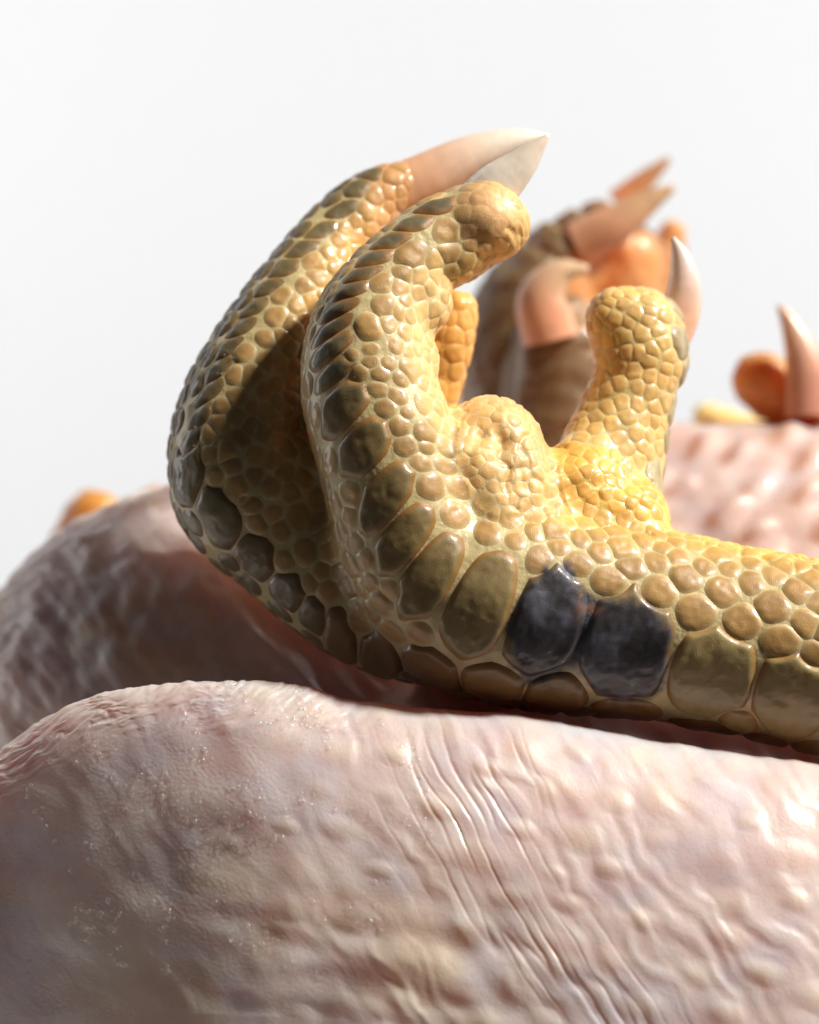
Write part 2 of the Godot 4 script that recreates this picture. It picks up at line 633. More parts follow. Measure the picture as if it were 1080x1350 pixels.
func make_main_foot() -> void:
	var b := Body.new()
	b.kl = 1.2
	b.kg = 2.0
	add_tube(b, [[51.88, -16.17, -1, 9.32],
	[40.5, -14.03, 0, 9.3],
	[31.5, -12.38, 0, 9.15],
	[23.25, -10.72, 0, 9.53],
	[15, -9.38, 0, 10.2],
	[8.6, -8.3, 1, 10.17],
	[4.1, -6.72, 2, 8.96],
	[0.89, -2.98, 3, 7.82],
	[-0.97, 1.49, 3.5, 7.14],
	[-2.23, 5.95, 3.5, 6.84],
	[-3.5, 10.42, 3, 6.7],
	[-4.17, 14.53, 2.5, 6.34],
	[-3.88, 18.28, 2, 5.67],
	[-2.09, 21.92, 1, 4.79],
	[0.38, 25.12, 0, 4.12],
	[3.38, 27.82, -1, 3.53],
	[6.78, 29.13, -1.5, 3.31]], 0, [[0.05, -0.5, 0.86], [0.0, -0.5, 0.86], [-0.1, -0.5, 0.86], [-0.5, -0.45, 0.75], [-0.75, -0.2, 0.65], [-0.84, 0.1, 0.55], [-0.82, 0.4, 0.42], [-0.6, 0.7, 0.35]])
	add_lumps(b, 0)
	add_tube(b, [[4.56, -9.49, -5, 8.35],
	[-1.51, -8.71, -4, 7.58],
	[-6.44, -6.44, -4, 7.35],
	[-11.77, -2.28, -5, 7.06],
	[-15.51, 2.28, -5.5, 7.98],
	[-16.6, 6.47, -6, 7.46],
	[-16.23, 10.67, -6.5, 6.63],
	[-14.43, 15.27, -7.2, 6.03],
	[-12.1, 19.91, -8.4, 5.28],
	[-9.69, 24.22, -10, 4.54],
	[-6.95, 28.35, -12, 3.86],
	[-3.72, 31.52, -13, 3.33],
	[-0.93, 33.18, -13.5, 2.56]], 1, [[-0.2, -0.8, 0.5], [-0.6, -0.65, 0.45], [-0.85, -0.3, 0.4], [-0.93, 0.2, 0.25], [-0.85, 0.5, 0.1], [-0.7, 0.7, 0.1]])
	add_lumps(b, 1)
	add_tube(b, [[18.89, -1.89, -3, 5.67],
	[19.74, 2.66, -5, 5.47],
	[20.93, 7.23, -6, 4.95],
	[22.59, 12.97, -7, 4.35],
	[23.15, 15.66, -7.5, 4.81],
	[23.1, 17.9, -8, 4.74]], 2, [[0.8, 0.1, -0.5], [0.9, 0.1, -0.4], [0.9, 0.2, -0.4]])
	add_lumps(b, 2)
	add_tube(b, [[11.57, -2.24, 2, 4.63],
	[9.55, 2.24, 2, 5],
	[8.09, 6.22, 0.5, 5.32]], 3, [[0, 0, -1], [0, 0, -1]])
	add_tube(b, [[8.15, -0.07, 5, 2.67],
	[6.22, 4.52, 4.8, 2.82]], 4, [[0, 0, -1], [0, 0, -1]])
	add_tube(b, [[1.55, 10.45, -13, 3.1],
	[3.86, 17.38, -12, 2.63],
	[4.63, 20.32, -12, 2.32]], 5, [[-1, 0, -0.6], [-1, 0, -0.6]])
	b.grow(Vector3(-27, -25, -20), Vector3(47, 41, 14), 0.24)

	var foot_at := Vector3(8, -20, 0)
	var foot := thing("chicken_paw", "sharp yellow scaly chicken foot in front with two black scutes on its shank", "chicken foot", foot_at, "chicken feet")

	# scales: the ones that can be told apart are placed on the body, the rest fill what is left
	var sd := Seeds.new()
	for r in SCALE_ROWS:
		var p := Vector3(r[0], r[1], r[2])
		sd.add(p, nearest_normal(b, p), Vector3(r[5], r[6], r[7]), r[3] * (1.2 if r[8] == 2 else 1.1), r[4] * (1.2 if r[8] == 2 else 1.1), int(r[8]), rng.randf())
	var placed := sd.at.size()
	var order := range(0, b.v.size(), 3)
	for i in range(order.size() - 1, 0, -1):
		var j := rng.randi() % (i + 1)
		var keep = order[i]
		order[i] = order[j]
		order[j] = keep
	for i in order:
		var p := b.v[i]
		if p.x > 46.0:
			continue
		var c := b.cosd[i]
		var r := 0.8
		var k := 0
		match b.tube[i]:
			0:
				r = lerpf(1.35, 0.68, plantar(0, c, p)) if p.x > 0.0 else lerpf(1.1, 0.6, smoothstep(0.5, -0.3, c))
				if c > 0.45 and b.n[i].y < 0.0 and plantar(0, c, p) < 0.2 and tip_pad(p) < 0.1 and p.x > 4.0:
					r = 1.9
					k = 1
			1:
				r = lerpf(0.95, 0.66, smoothstep(0.3, -0.4, c))
				if c > 0.55 and p.z < 0.0 and b.n[i].x < -0.25:
					r = 1.3
					k = 4
			2:
				r = 0.74
				if c > 0.6:
					r = 1.5
					k = 5
			3, 4: r = 0.62
			5: r = 0.9
		if b.tube[i] == 0 and tip_pad(p) > 0.1:
			r = 0.75
			k = 0
		r *= 0.85 + 0.3 * rng.randf()
		var ok := true
		for s in sd.near(p):
			var dd := sd.measure(s, p)
			if dd < (0.8 if sd.kind[s] == 0 else 0.9) + 0.62 * r / sd.rb[s]:
				ok = false
				break
		if ok:
			sd.add(p, b.n[i], Vector3(rng.randf() - 0.5, rng.randf() - 0.5, rng.randf() - 0.5), r * (1.3 + 0.25 * rng.randf()), r * 1.3, k, rng.randf())

	# which scale each point belongs to, and how deep inside it lies (in millimetres)
	var count := b.v.size()
	var own := PackedInt32Array()
	var own_d := PackedFloat32Array()
	var next_d := PackedFloat32Array()
	own.resize(count)
	own_d.resize(count)
	next_d.resize(count)
	for i in count:
		var p := b.v[i]
		var d1 := 9.0
		var d2 := 9.0
		var o := -1
		for s in sd.near(p):
			var q := p - sd.at[s]
			var x := q.dot(sd.u[s])
			var y := q.dot(sd.w[s])
			var z := q.dot(sd.nn[s])
			var dd := sqrt(x * x + y * y + z * z)
			if dd < d1:
				d2 = d1
				d1 = dd
				o = s
			elif dd < d2:
				d2 = dd
		own[i] = o
		own_d[i] = d1
		next_d[i] = d2

	# the skin: small folds and a soft unevenness
	var sv := PackedVector3Array()
	var scol := PackedColorArray()
	sv.resize(count)
	scol.resize(count)
	for i in count:
		var p := b.v[i]
		var lift := n_mid.get_noise_3dv(p) * 0.16 + n_low.get_noise_3dv(p) * 0.2
		if b.tube[i] == 3 or (b.tube[i] == 0 and p.x > 8.0 and b.cosd[i] < 0.0):
			var f := n_mid.get_noise_3d(p.x * 0.8, p.y * 0.5, p.z * 0.5)
			lift -= 0.22 * maxf(0.0, 0.2 - absf(f)) / 0.2
		if b.n[i].z > 0.0 and p.x > 3.0 and p.x < 26.0 and p.y > -3.0 and p.y < 10.0:
			for f in FOLDS:
				var q := Vector2(p.x, p.y) + Vector2(n_mid.get_noise_2d(p.x, p.y), n_mid.get_noise_2d(p.y, p.x)) * 0.5
				var near := Geometry2D.get_closest_point_to_segment(q, f[0], f[1])
				var away := q.distance_to(near) / 0.75
				lift = minf(lift, lift - 0.5 * f[2] * exp(-away * away))
		sv[i] = p + b.n[i] * lift
		scol[i] = skin_color(b.tube[i], b.cosd[i], p)
	part("skin", mesh_from(sv, face_normals(sv, b.idx), scol, b.idx), mat.skin, foot, foot_at)

	# the scales: each a pillow of its own that dips into the skin round its edge
	var tris := []
	tris.resize(sd.at.size())
	for t in range(0, b.idx.size(), 3):
		var o0 := own[b.idx[t]]
		var o1 := own[b.idx[t + 1]]
		var o2 := own[b.idx[t + 2]]
		for o in ([o0] if o0 == o1 and o1 == o2 else [o0, o1] if o2 == o0 or o2 == o1 else [o0, o2] if o1 == o0 else [o0, o1, o2]):
			if o >= 0:
				if tris[o] == null:
					tris[o] = PackedInt32Array()
				tris[o].append(t)
	var order_of := PackedInt32Array()
	order_of.resize(sd.at.size())
	for i in count:
		if own[i] >= 0:
			order_of[own[i]] = i
	var pad_part := [3, 4]
	var sizes := []
	for s in sd.at.size():
		if tris[s] != null and tris[s].size() > 6:
			var front := 1.0 if sd.nn[s].z > -0.1 * sd.nn[s].length() else 0.05
			sizes.append([front * sd.ra[s] * sd.rb[s] + (1000.0 if s < placed else 0.0), s])
	sizes.sort_custom(func(x, y): return x[0] > y[0])
	var rv := PackedVector3Array()
	var rn := PackedVector3Array()
	var rc := PackedColorArray()
	var ri := PackedInt32Array()
	var n_scute := 0
	var n_scale := 0
	for entry in sizes:
		var s: int = entry[1]
		var k := sd.kind[s]
		var map := {}
		var pv := PackedVector3Array()
		var pc := PackedColorArray()
		var pi := PackedInt32Array()
		var half := sd.rb[s]
		var gap := -0.05 * half if k == 0 else 0.0
		var round_over := minf(0.55 * half, 0.8)
		var high := clampf(0.12 * half, 0.06, 0.28) * (1.6 if k == 1 or k == 2 or k == 3 else 1.0) * (1.0 - 0.88 * tip_pad(sd.at[s])) * (0.6 if pad_part.has(b.tube[order_of[s]]) else 1.0)
		for t in tris[s]:
			var use := false
			var three := [b.idx[t], b.idx[t + 1], b.idx[t + 2]]
			for i in three:
				if own[i] == s and minf(1.0 - own_d[i], 0.6 * (next_d[i] - own_d[i])) * half > gap - 0.15:
					use = true
			if not use:
				continue
			for i in three:
				if not map.has(i):
					map[i] = pv.size()
					var dd := own_d[i] if own[i] == s else sd.measure(s, b.v[i])
					var other := next_d[i] if own[i] == s else own_d[i]
					var e := (smin(1.0 - dd, 0.6 * (other - dd), 0.4) * half - gap) / round_over
					var f := 2.0 * e if e < 0.0 else 1.0 - (1.0 - minf(e, 1.0)) * (1.0 - minf(e, 1.0))
					var wob := n_fine.get_noise_3dv(b.v[i]) * 0.05 * clampf(e, 0.0, 1.0)
					if k == 1 or k == 2:
						wob += n_mid.get_noise_3dv(b.v[i] * 1.1) * 0.07 * clampf(e, 0.0, 1.0)
					pv.append(sv[i] + b.n[i] * (maxf(f, -0.7) * high + wob))
					pc.append(scale_color(b.tube[i], b.cosd[i], b.v[i], k, clampf(e, 0.0, 1.0), sd.tone[s]))
				pi.append(map[i])
		if pi.size() < 9:
			continue
		var is_scute := k > 0
		if is_scute and n_scute < 120:
			n_scute += 1
			part("scute", mesh_from(pv, face_normals(pv, pi), pc, pi), mat.scale, foot, foot_at)
		elif not is_scute and n_scale < 298:
			n_scale += 1
			part("scale", mesh_from(pv, face_normals(pv, pi), pc, pi), mat.scale, foot, foot_at)
		else:
			var base := rv.size()
			rv.append_array(pv)
			rn.append_array(face_normals(pv, pi))
			rc.append_array(pc)
			for q in pi:
				ri.append(base + q)
	var rest := part("small_scales", mesh_from(rv, rn, rc, ri), mat.scale, foot, foot_at)
	rest.set_meta("kind", "stuff")
	print("foot: ", count, " verts, ", sd.at.size(), " seeds, ", n_scute, " scutes, ", n_scale, " scales, small ", ri.size() / 3)

	var drops := []
	for q in 60000:
		var k := rng.randi() % count
		if b.n[k].z < 0.2 or own[k] < 0 or own_d[k] > 0.8 or b.v[k].x > 4.0 or b.v[k].y > 18.0:
			continue
		if n_low.get_noise_3dv(b.v[k] * 2.5) < 0.12:
			continue
		drops.append([sv[k] + b.n[k] * 0.16, b.n[k], 0.06 + 0.08 * rng.randf()])
		if drops.size() >= 260:
			break
	beads("wet_beads", drops, foot, foot_at)
	claw(foot, foot_at, [[-2.71, 32.02, -13.5, 2.95],
	[1.55, 34.04, -13.6, 2.79],
	[6.21, 36.39, -13.8, 2.33],
	[10.87, 37.96, -14, 1.4],
	[14.28, 38.5, -14, 0.23]], Vector3(0.1, 0.3, 1), srgb(232, 178, 140), srgb(238, 226, 212))
	claw(foot, foot_at, [[6.64, 30.41, -2.5, 2.57],
	[8.82, 32.5, -2.2, 2.41],
	[11, 34.45, -2, 1.73],
	[12.66, 36.26, -2, 0.9],
	[13.72, 37.39, -2, 0.23]], Vector3(0.1, 0.2, 1), srgb(238, 228, 214), srgb(222, 204, 186))
	claw(foot, foot_at, [[26.02, 16.39, -10.5, 1.92],
	[27.43, 20.04, -11, 2.08],
	[27.9, 23.27, -11, 1.7],
	[27.51, 25.97, -11, 1],
	[26.74, 27.9, -11, 0.23]], Vector3(0, 0, 1), srgb(226, 178, 150), srgb(236, 214, 208))

# tiny drops of wet that catch the lamp
func beads(called: String, spots: Array, o: Node3D, at: Vector3) -> void:
	var ball := SphereMesh.new()
	ball.radius = 1.0
	ball.height = 2.0
	ball.radial_segments = 10
	ball.rings = 6
	var mm := MultiMesh.new()
	mm.transform_format = MultiMesh.TRANSFORM_3D
	mm.mesh = ball
	mm.instance_count = spots.size()
	for i in spots.size():
		var n: Vector3 = spots[i][1]
		var r: float = spots[i][2]
		var x := n.cross(Vector3(rng.randf() - 0.5, rng.randf() - 0.5, 0.2)).normalized()
		var z := x.cross(n)
		mm.set_instance_transform(i, Transform3D(x * r * 1.3 * MM, n * r * 0.72 * MM, z * r * (0.7 + 0.5 * rng.randf()) * MM, (spots[i][0] - n * r * 0.08 - at) * MM))
	var m := MultiMeshInstance3D.new()
	m.name = called
	m.multimesh = mm
	m.material_override = mat.water
	m.set_meta("kind", "stuff")
	o.add_child(m)

func add_lumps(b: Body, g: int) -> void:
	for l in [[0, 8.65, 28.2, -1, 3.16],
	[0, 5.86, 26.54, -1, 3.16],
	[0, 7.59, 28.95, -1, 3.68],
	[0, 4.06, 25.01, -0.5, 2.85],
	[0, 0.9, 20.6, 0.5, 3.37],
	[0, -0.37, 14.94, 1.5, 3.14],
	[0, 16.92, 1.13, -1, 5.26],
	[0, 21.05, -1.13, -1, 4.81],
	[1, -11.57, 8.75, -6, 4.72],
	[1, -10.62, 2.65, -4.5, 5.46],
	[1, -11.07, 13.35, -7, 4.12],
	[1, -5.41, 29, -12.5, 3.56],
	[1, -8.45, 23.03, -9.5, 3.53],
	[1, -11.09, 16.83, -8, 3.67],
	[2, 20.99, 19.46, -7, 3.21],
	[2, 17.76, 4.53, -3, 3.63],
	[2, 19.74, 6.45, -5, 4.25]]:
		if int(l[0]) == g:
			var p := Vector3(l[1], l[2], l[3])
			var near := 0
			var bd := 1e9
			for i in b.a.size():
				if b.grp[i] == g and not b.lump[i] and b.a[i].distance_to(p) < bd:
					bd = b.a[i].distance_to(p)
					near = i
			b.add(p, p + Vector3(0.01, 0, 0), l[4], l[4], g, true, b.dors[near], b.run[near])

func nearest_normal(b: Body, p: Vector3) -> Vector3:
	var bd := 1e9
	var best := 0
	for i in range(0, b.v.size(), 5):
		var dd := b.v[i].distance_squared_to(p)
		if dd < bd:
			bd = dd
			best = i
	return b.n[best]

func mottle(c: Color, p: Vector3, amount: float) -> Color:
	var m := 1.0 + amount * (n_mid.get_noise_3dv(p * 1.3 + Vector3(40, 0, 0)) + 0.6 * n_fine.get_noise_3dv(p))
	return Color(c.r * m, c.g * m, c.b * m)

func tip_pad(p: Vector3) -> float:
	return smoothstep(4.6, 3.0, p.distance_to(Vector3(7.7, 28.8, -0.5)))

# 1 on the soft yellow underside, 0 on the scaled back
func plantar(tube: int, c: float, p: Vector3) -> float:
	var f := smoothstep(0.3, -0.45, c)
	if tube == 0 and p.x > 8.0:
		f = maxf(f, smoothstep(-4.5, 0.5, p.y + (p.x - 20.0) * 0.15))
	return f

func skin_color(tube: int, c: float, p: Vector3) -> Color:
	var plant := plantar(tube, c, p)
	var col: Color
	match tube:
		0:
			var yellow := smoothstep(2.0, 14.0, p.x)
			col = srgb(202, 181, 132).lerp(srgb(234, 206, 152).lerp(srgb(234, 190, 100), yellow), plant)
			col = col.lerp(srgb(228, 176, 122), tip_pad(p))
		1:
			col = srgb(202, 181, 132).lerp(srgb(220, 182, 112), plant)
			col = col.lerp(srgb(224, 166, 110), smoothstep(-5.5, -2.5, p.x) * smoothstep(24.0, 28.0, p.y))
		2: col = srgb(216, 188, 126)
		5: col = srgb(226, 170, 92)
		_: col = srgb(224, 196, 140)
	return bruise(mottle(col, p, 0.16), tube, p)

func scale_color(tube: int, c: float, p: Vector3, kind: int, e: float, tone: float) -> Color:
	var plant := plantar(tube, c, p)
	var col: Color
	var rim := smoothstep(0.75, 0.15, e)
	match kind:
		1:
			col = srgb(126, 106, 66).lerp(srgb(160, 140, 94), smoothstep(-4.0, 20.0, p.x))
			col = col.lerp(srgb(106, 96, 72), smoothstep(8.0, 16.0, p.y))
			col = col.lerp(srgb(164, 112, 52), rim * 0.7)
		2:
			col = srgb(124, 106, 74).lerp(srgb(140, 100, 52), rim * 0.6)
		3: col = srgb(128, 100, 58).lerp(srgb(140, 100, 52), rim * 0.6)
		4: col = srgb(112, 98, 66).lerp(srgb(140, 100, 52), rim * 0.6)
		5: col = srgb(170, 152, 116)
		_:
			match tube:
				0:
					var yellow := smoothstep(2.0, 14.0, p.x)
					col = srgb(178, 137, 83).lerp(srgb(232, 190, 124).lerp(srgb(232, 176, 84), yellow), plant)
					col = col.lerp(srgb(230, 178, 124), tip_pad(p))
				1: col = srgb(178, 137, 83).lerp(srgb(214, 164, 86), plant)
				2: col = srgb(218, 173, 102)
				5: col = srgb(226, 164, 84)
				_: col = srgb(228, 184, 118)
			col = col.lerp(skin_color(tube, c, p), smoothstep(0.55, 0.0, e) * 0.75)
			if tube == 1:
				col = col.lerp(srgb(206, 152, 98), smoothstep(-5.5, -2.5, p.x) * smoothstep(24.0, 28.0, p.y))
	var t := 0.86 + 0.28 * tone
	return bruise(mottle(Color(col.r * t, col.g * t, col.b * t), p, 0.16), tube, p)

# the blue-black stain that runs over two scutes of the shank and into their neighbours
func bruise(col: Color, tube: int, p: Vector3) -> Color:
	if tube != 0 or p.z < 0.0 or p.x < 8.0 or p.x > 28.0:
		return col
	var q := p + Vector3(n_mid.get_noise_3dv(p * 1.5), n_mid.get_noise_3dv(p * 1.5 + Vector3(0, 50, 0)), 0) * 1.1
	var a := pow((q.x - 13.0 - (q.y + 11.0) * 0.22) / 3.3, 2.0) + pow((q.y + 10.9) / 5.7, 2.0)
	var b := pow((q.x - 20.8) / 4.5, 2.0) + pow((q.y + 13.4) / 5.3, 2.0)
	var depth := smoothstep(0.3, 0.5, exp(-a) + exp(-b))
	var dark := srgb(52, 48, 52).lerp(srgb(92, 92, 104), smoothstep(-0.15, 0.45, n_mid.get_noise_3dv(p * 1.0)))
	dark = dark.lerp(srgb(150, 92, 34), smoothstep(2.0, 0.8, p.distance_to(Vector3(17.2, -9.0, p.z))) * smoothstep(-0.05, 0.15, n_mid.get_noise_3dv(p * 3.0)) * 0.4)
	return col.lerp(dark, depth)

func claw(foot: Node3D, at: Vector3, rows: Array, side: Vector3, base_col: Color, tip_col: Color, called := "claw") -> void:
	var fine := catmull(rows, 10)
	var v := PackedVector3Array()
	var c := PackedColorArray()
	var idx := PackedInt32Array()
	var seg := 28
	for i in fine.size():
		var p := Vector3(fine[i][0], fine[i][1], fine[i][2])
		var j := maxi(i - 1, 0)
		var k := mini(i + 1, fine.size() - 1)
		var along := (Vector3(fine[k][0], fine[k][1], fine[k][2]) - Vector3(fine[j][0], fine[j][1], fine[j][2])).normalized()
		var y := along.cross(side).normalized()
		var x := y.cross(along).normalized()
		var f := float(i) / (fine.size() - 1)
		var grow_ring := 1.0 + 0.004 * sin(f * 70.0 + 3.0 * n_mid.get_noise_1d(f * 30.0))
		for s in seg:
			var th := TAU * s / seg
			var rr: float = fine[i][3] * grow_ring * (1.0 + 0.05 * sin(th * 2.0 + 0.6) + 0.025 * n_mid.get_noise_3d(cos(th) * 9.0, sin(th) * 9.0, f * 3.0) + 0.03 * n_mid.get_noise_3d(cos(th) * 2.0, sin(th) * 2.0, f * 5.0))
			v.append(p + (x * cos(th) * 0.82 + y * sin(th)) * rr)
			var col := base_col.lerp(tip_col, smoothstep(0.15, 0.8, f))
			c.append(mottle(col, v[v.size() - 1], 0.12))
	for i in fine.size() - 1:
		for s in seg:
			var a := i * seg + s
			var b := i * seg + (s + 1) % seg
			idx.append_array(PackedInt32Array([a, a + seg, b, b, a + seg, b + seg]))
	var tip := v.size()
	var last: Array = fine[fine.size() - 1]
	v.append(Vector3(last[0], last[1], last[2]))
	c.append(tip_col)
	for s in seg:
		idx.append_array(PackedInt32Array([(fine.size() - 1) * seg + s, tip, (fine.size() - 1) * seg + (s + 1) % seg]))
	var nn := face_normals(v, idx)
	if nn[seg * 3].dot(v[seg * 3] - Vector3(fine[3][0], fine[3][1], fine[3][2])) < 0.0:
		for t in range(0, idx.size(), 3):
			var h := idx[t + 1]
			idx[t + 1] = idx[t + 2]
			idx[t + 2] = h
		nn = face_normals(v, idx)
	part(called, mesh_from(v, nn, c, idx), mat.claw, foot, at)

# ------------------------------------------------------------------ the chicken in front
func poly(p: Array, x: float) -> float:
	# smooth curve through rows [x, y] with rising x
	if x <= p[0][0]:
		return p[0][1]
	for i in p.size() - 1:
		if x <= p[i + 1][0]:
			var t: float = (x - p[i][0]) / (p[i + 1][0] - p[i][0])
			var p1: float = p[i][1]
			var p2: float = p[i + 1][1]
			var m1: float = (p2 - p[i - 1][1]) / (p[i + 1][0] - p[i - 1][0]) if i > 0 else (p2 - p1) / (p[i + 1][0] - p[i][0])
			var m2: float = (p[i + 2][1] - p1) / (p[i + 2][0] - p[i][0]) if i + 2 < p.size() else (p2 - p1) / (p[i + 1][0] - p[i][0])
			var w: float = p[i + 1][0] - p[i][0]
			var t2 := t * t
			var t3 := t2 * t
			return p1 * (2 * t3 - 3 * t2 + 1) + m1 * w * (t3 - 2 * t2 + t) + p2 * (-2 * t3 + 3 * t2) + m2 * w * (t3 - t2)
	return p[p.size() - 1][1]

func hash2(i: int, j: int, k: int) -> float:
	var h := (i * 374761393 + j * 668265263 + k * 2147483647) & 0x7fffffff
	h = ((h ^ (h >> 13)) * 1274126177) & 0x7fffffff
	return float((h ^ (h >> 16)) & 0xffff) / 65535.0

# raised follicles on a slanted, uneven lattice: (height 0..1, where along the follicle -1..1)
func follicle(x: float, y: float, px: float, py: float, slant: float, long: float, wide: float) -> Vector2:
	var q := y + slant * x
	var best := Vector2.ZERO
	var j0 := int(floor(q / py))
	for j in range(j0 - 1, j0 + 2):
		var sh := (0.5 if posmod(j, 2) == 1 else 0.0) * px
		var i0 := int(floor((x - sh) / px))
		for i in range(i0 - 1, i0 + 2):
			var cx := (i + 0.5 + 0.55 * (hash2(i, j, 1) - 0.5)) * px + sh
			var cq := (j + 0.5 + 0.5 * (hash2(i, j, 2) - 0.5)) * py
			var size := 0.6 + 0.7 * hash2(i, j, 3)
			var dx := (x - cx) / (long * size)
			var dy := (q - cq) / (wide * size)
			var dd := dx * dx + dy * dy
			if dd < 1.0:
				var hh := (1.0 - dd) * (1.0 - dd) * (0.35 + 0.65 * hash2(i, j, 4))
				if hh > best.x:
					best = Vector2(hh, dx)
	return best

const RIDGE := [[-70.38, -60.48],
	[-57.92, -39.22],
	[-48.39, -29.69],
	[-39.59, -23.09],
	[-35.19, -19.87],
	[-28.59, -17.08],
	[-17.59, -16.35],
	[-10.26, -16.86],
	[-5.13, -18.11],
	[1.47, -19.13],
	[11.73, -20.16],
	[22.73, -21.99],
	[30.79, -23.09],
	[39.59, -24.71],
	[55.72, -28.23],
	[70.38, -34.09]]
const BULGE := [[-60.0, -2.0], [-50.0, 2.5], [-40.0, 5.2], [-25.0, 12.5], [-10.0, 17.6], [12.0, 20.0], [40.0, 20.0], [70.0, 12.0]]

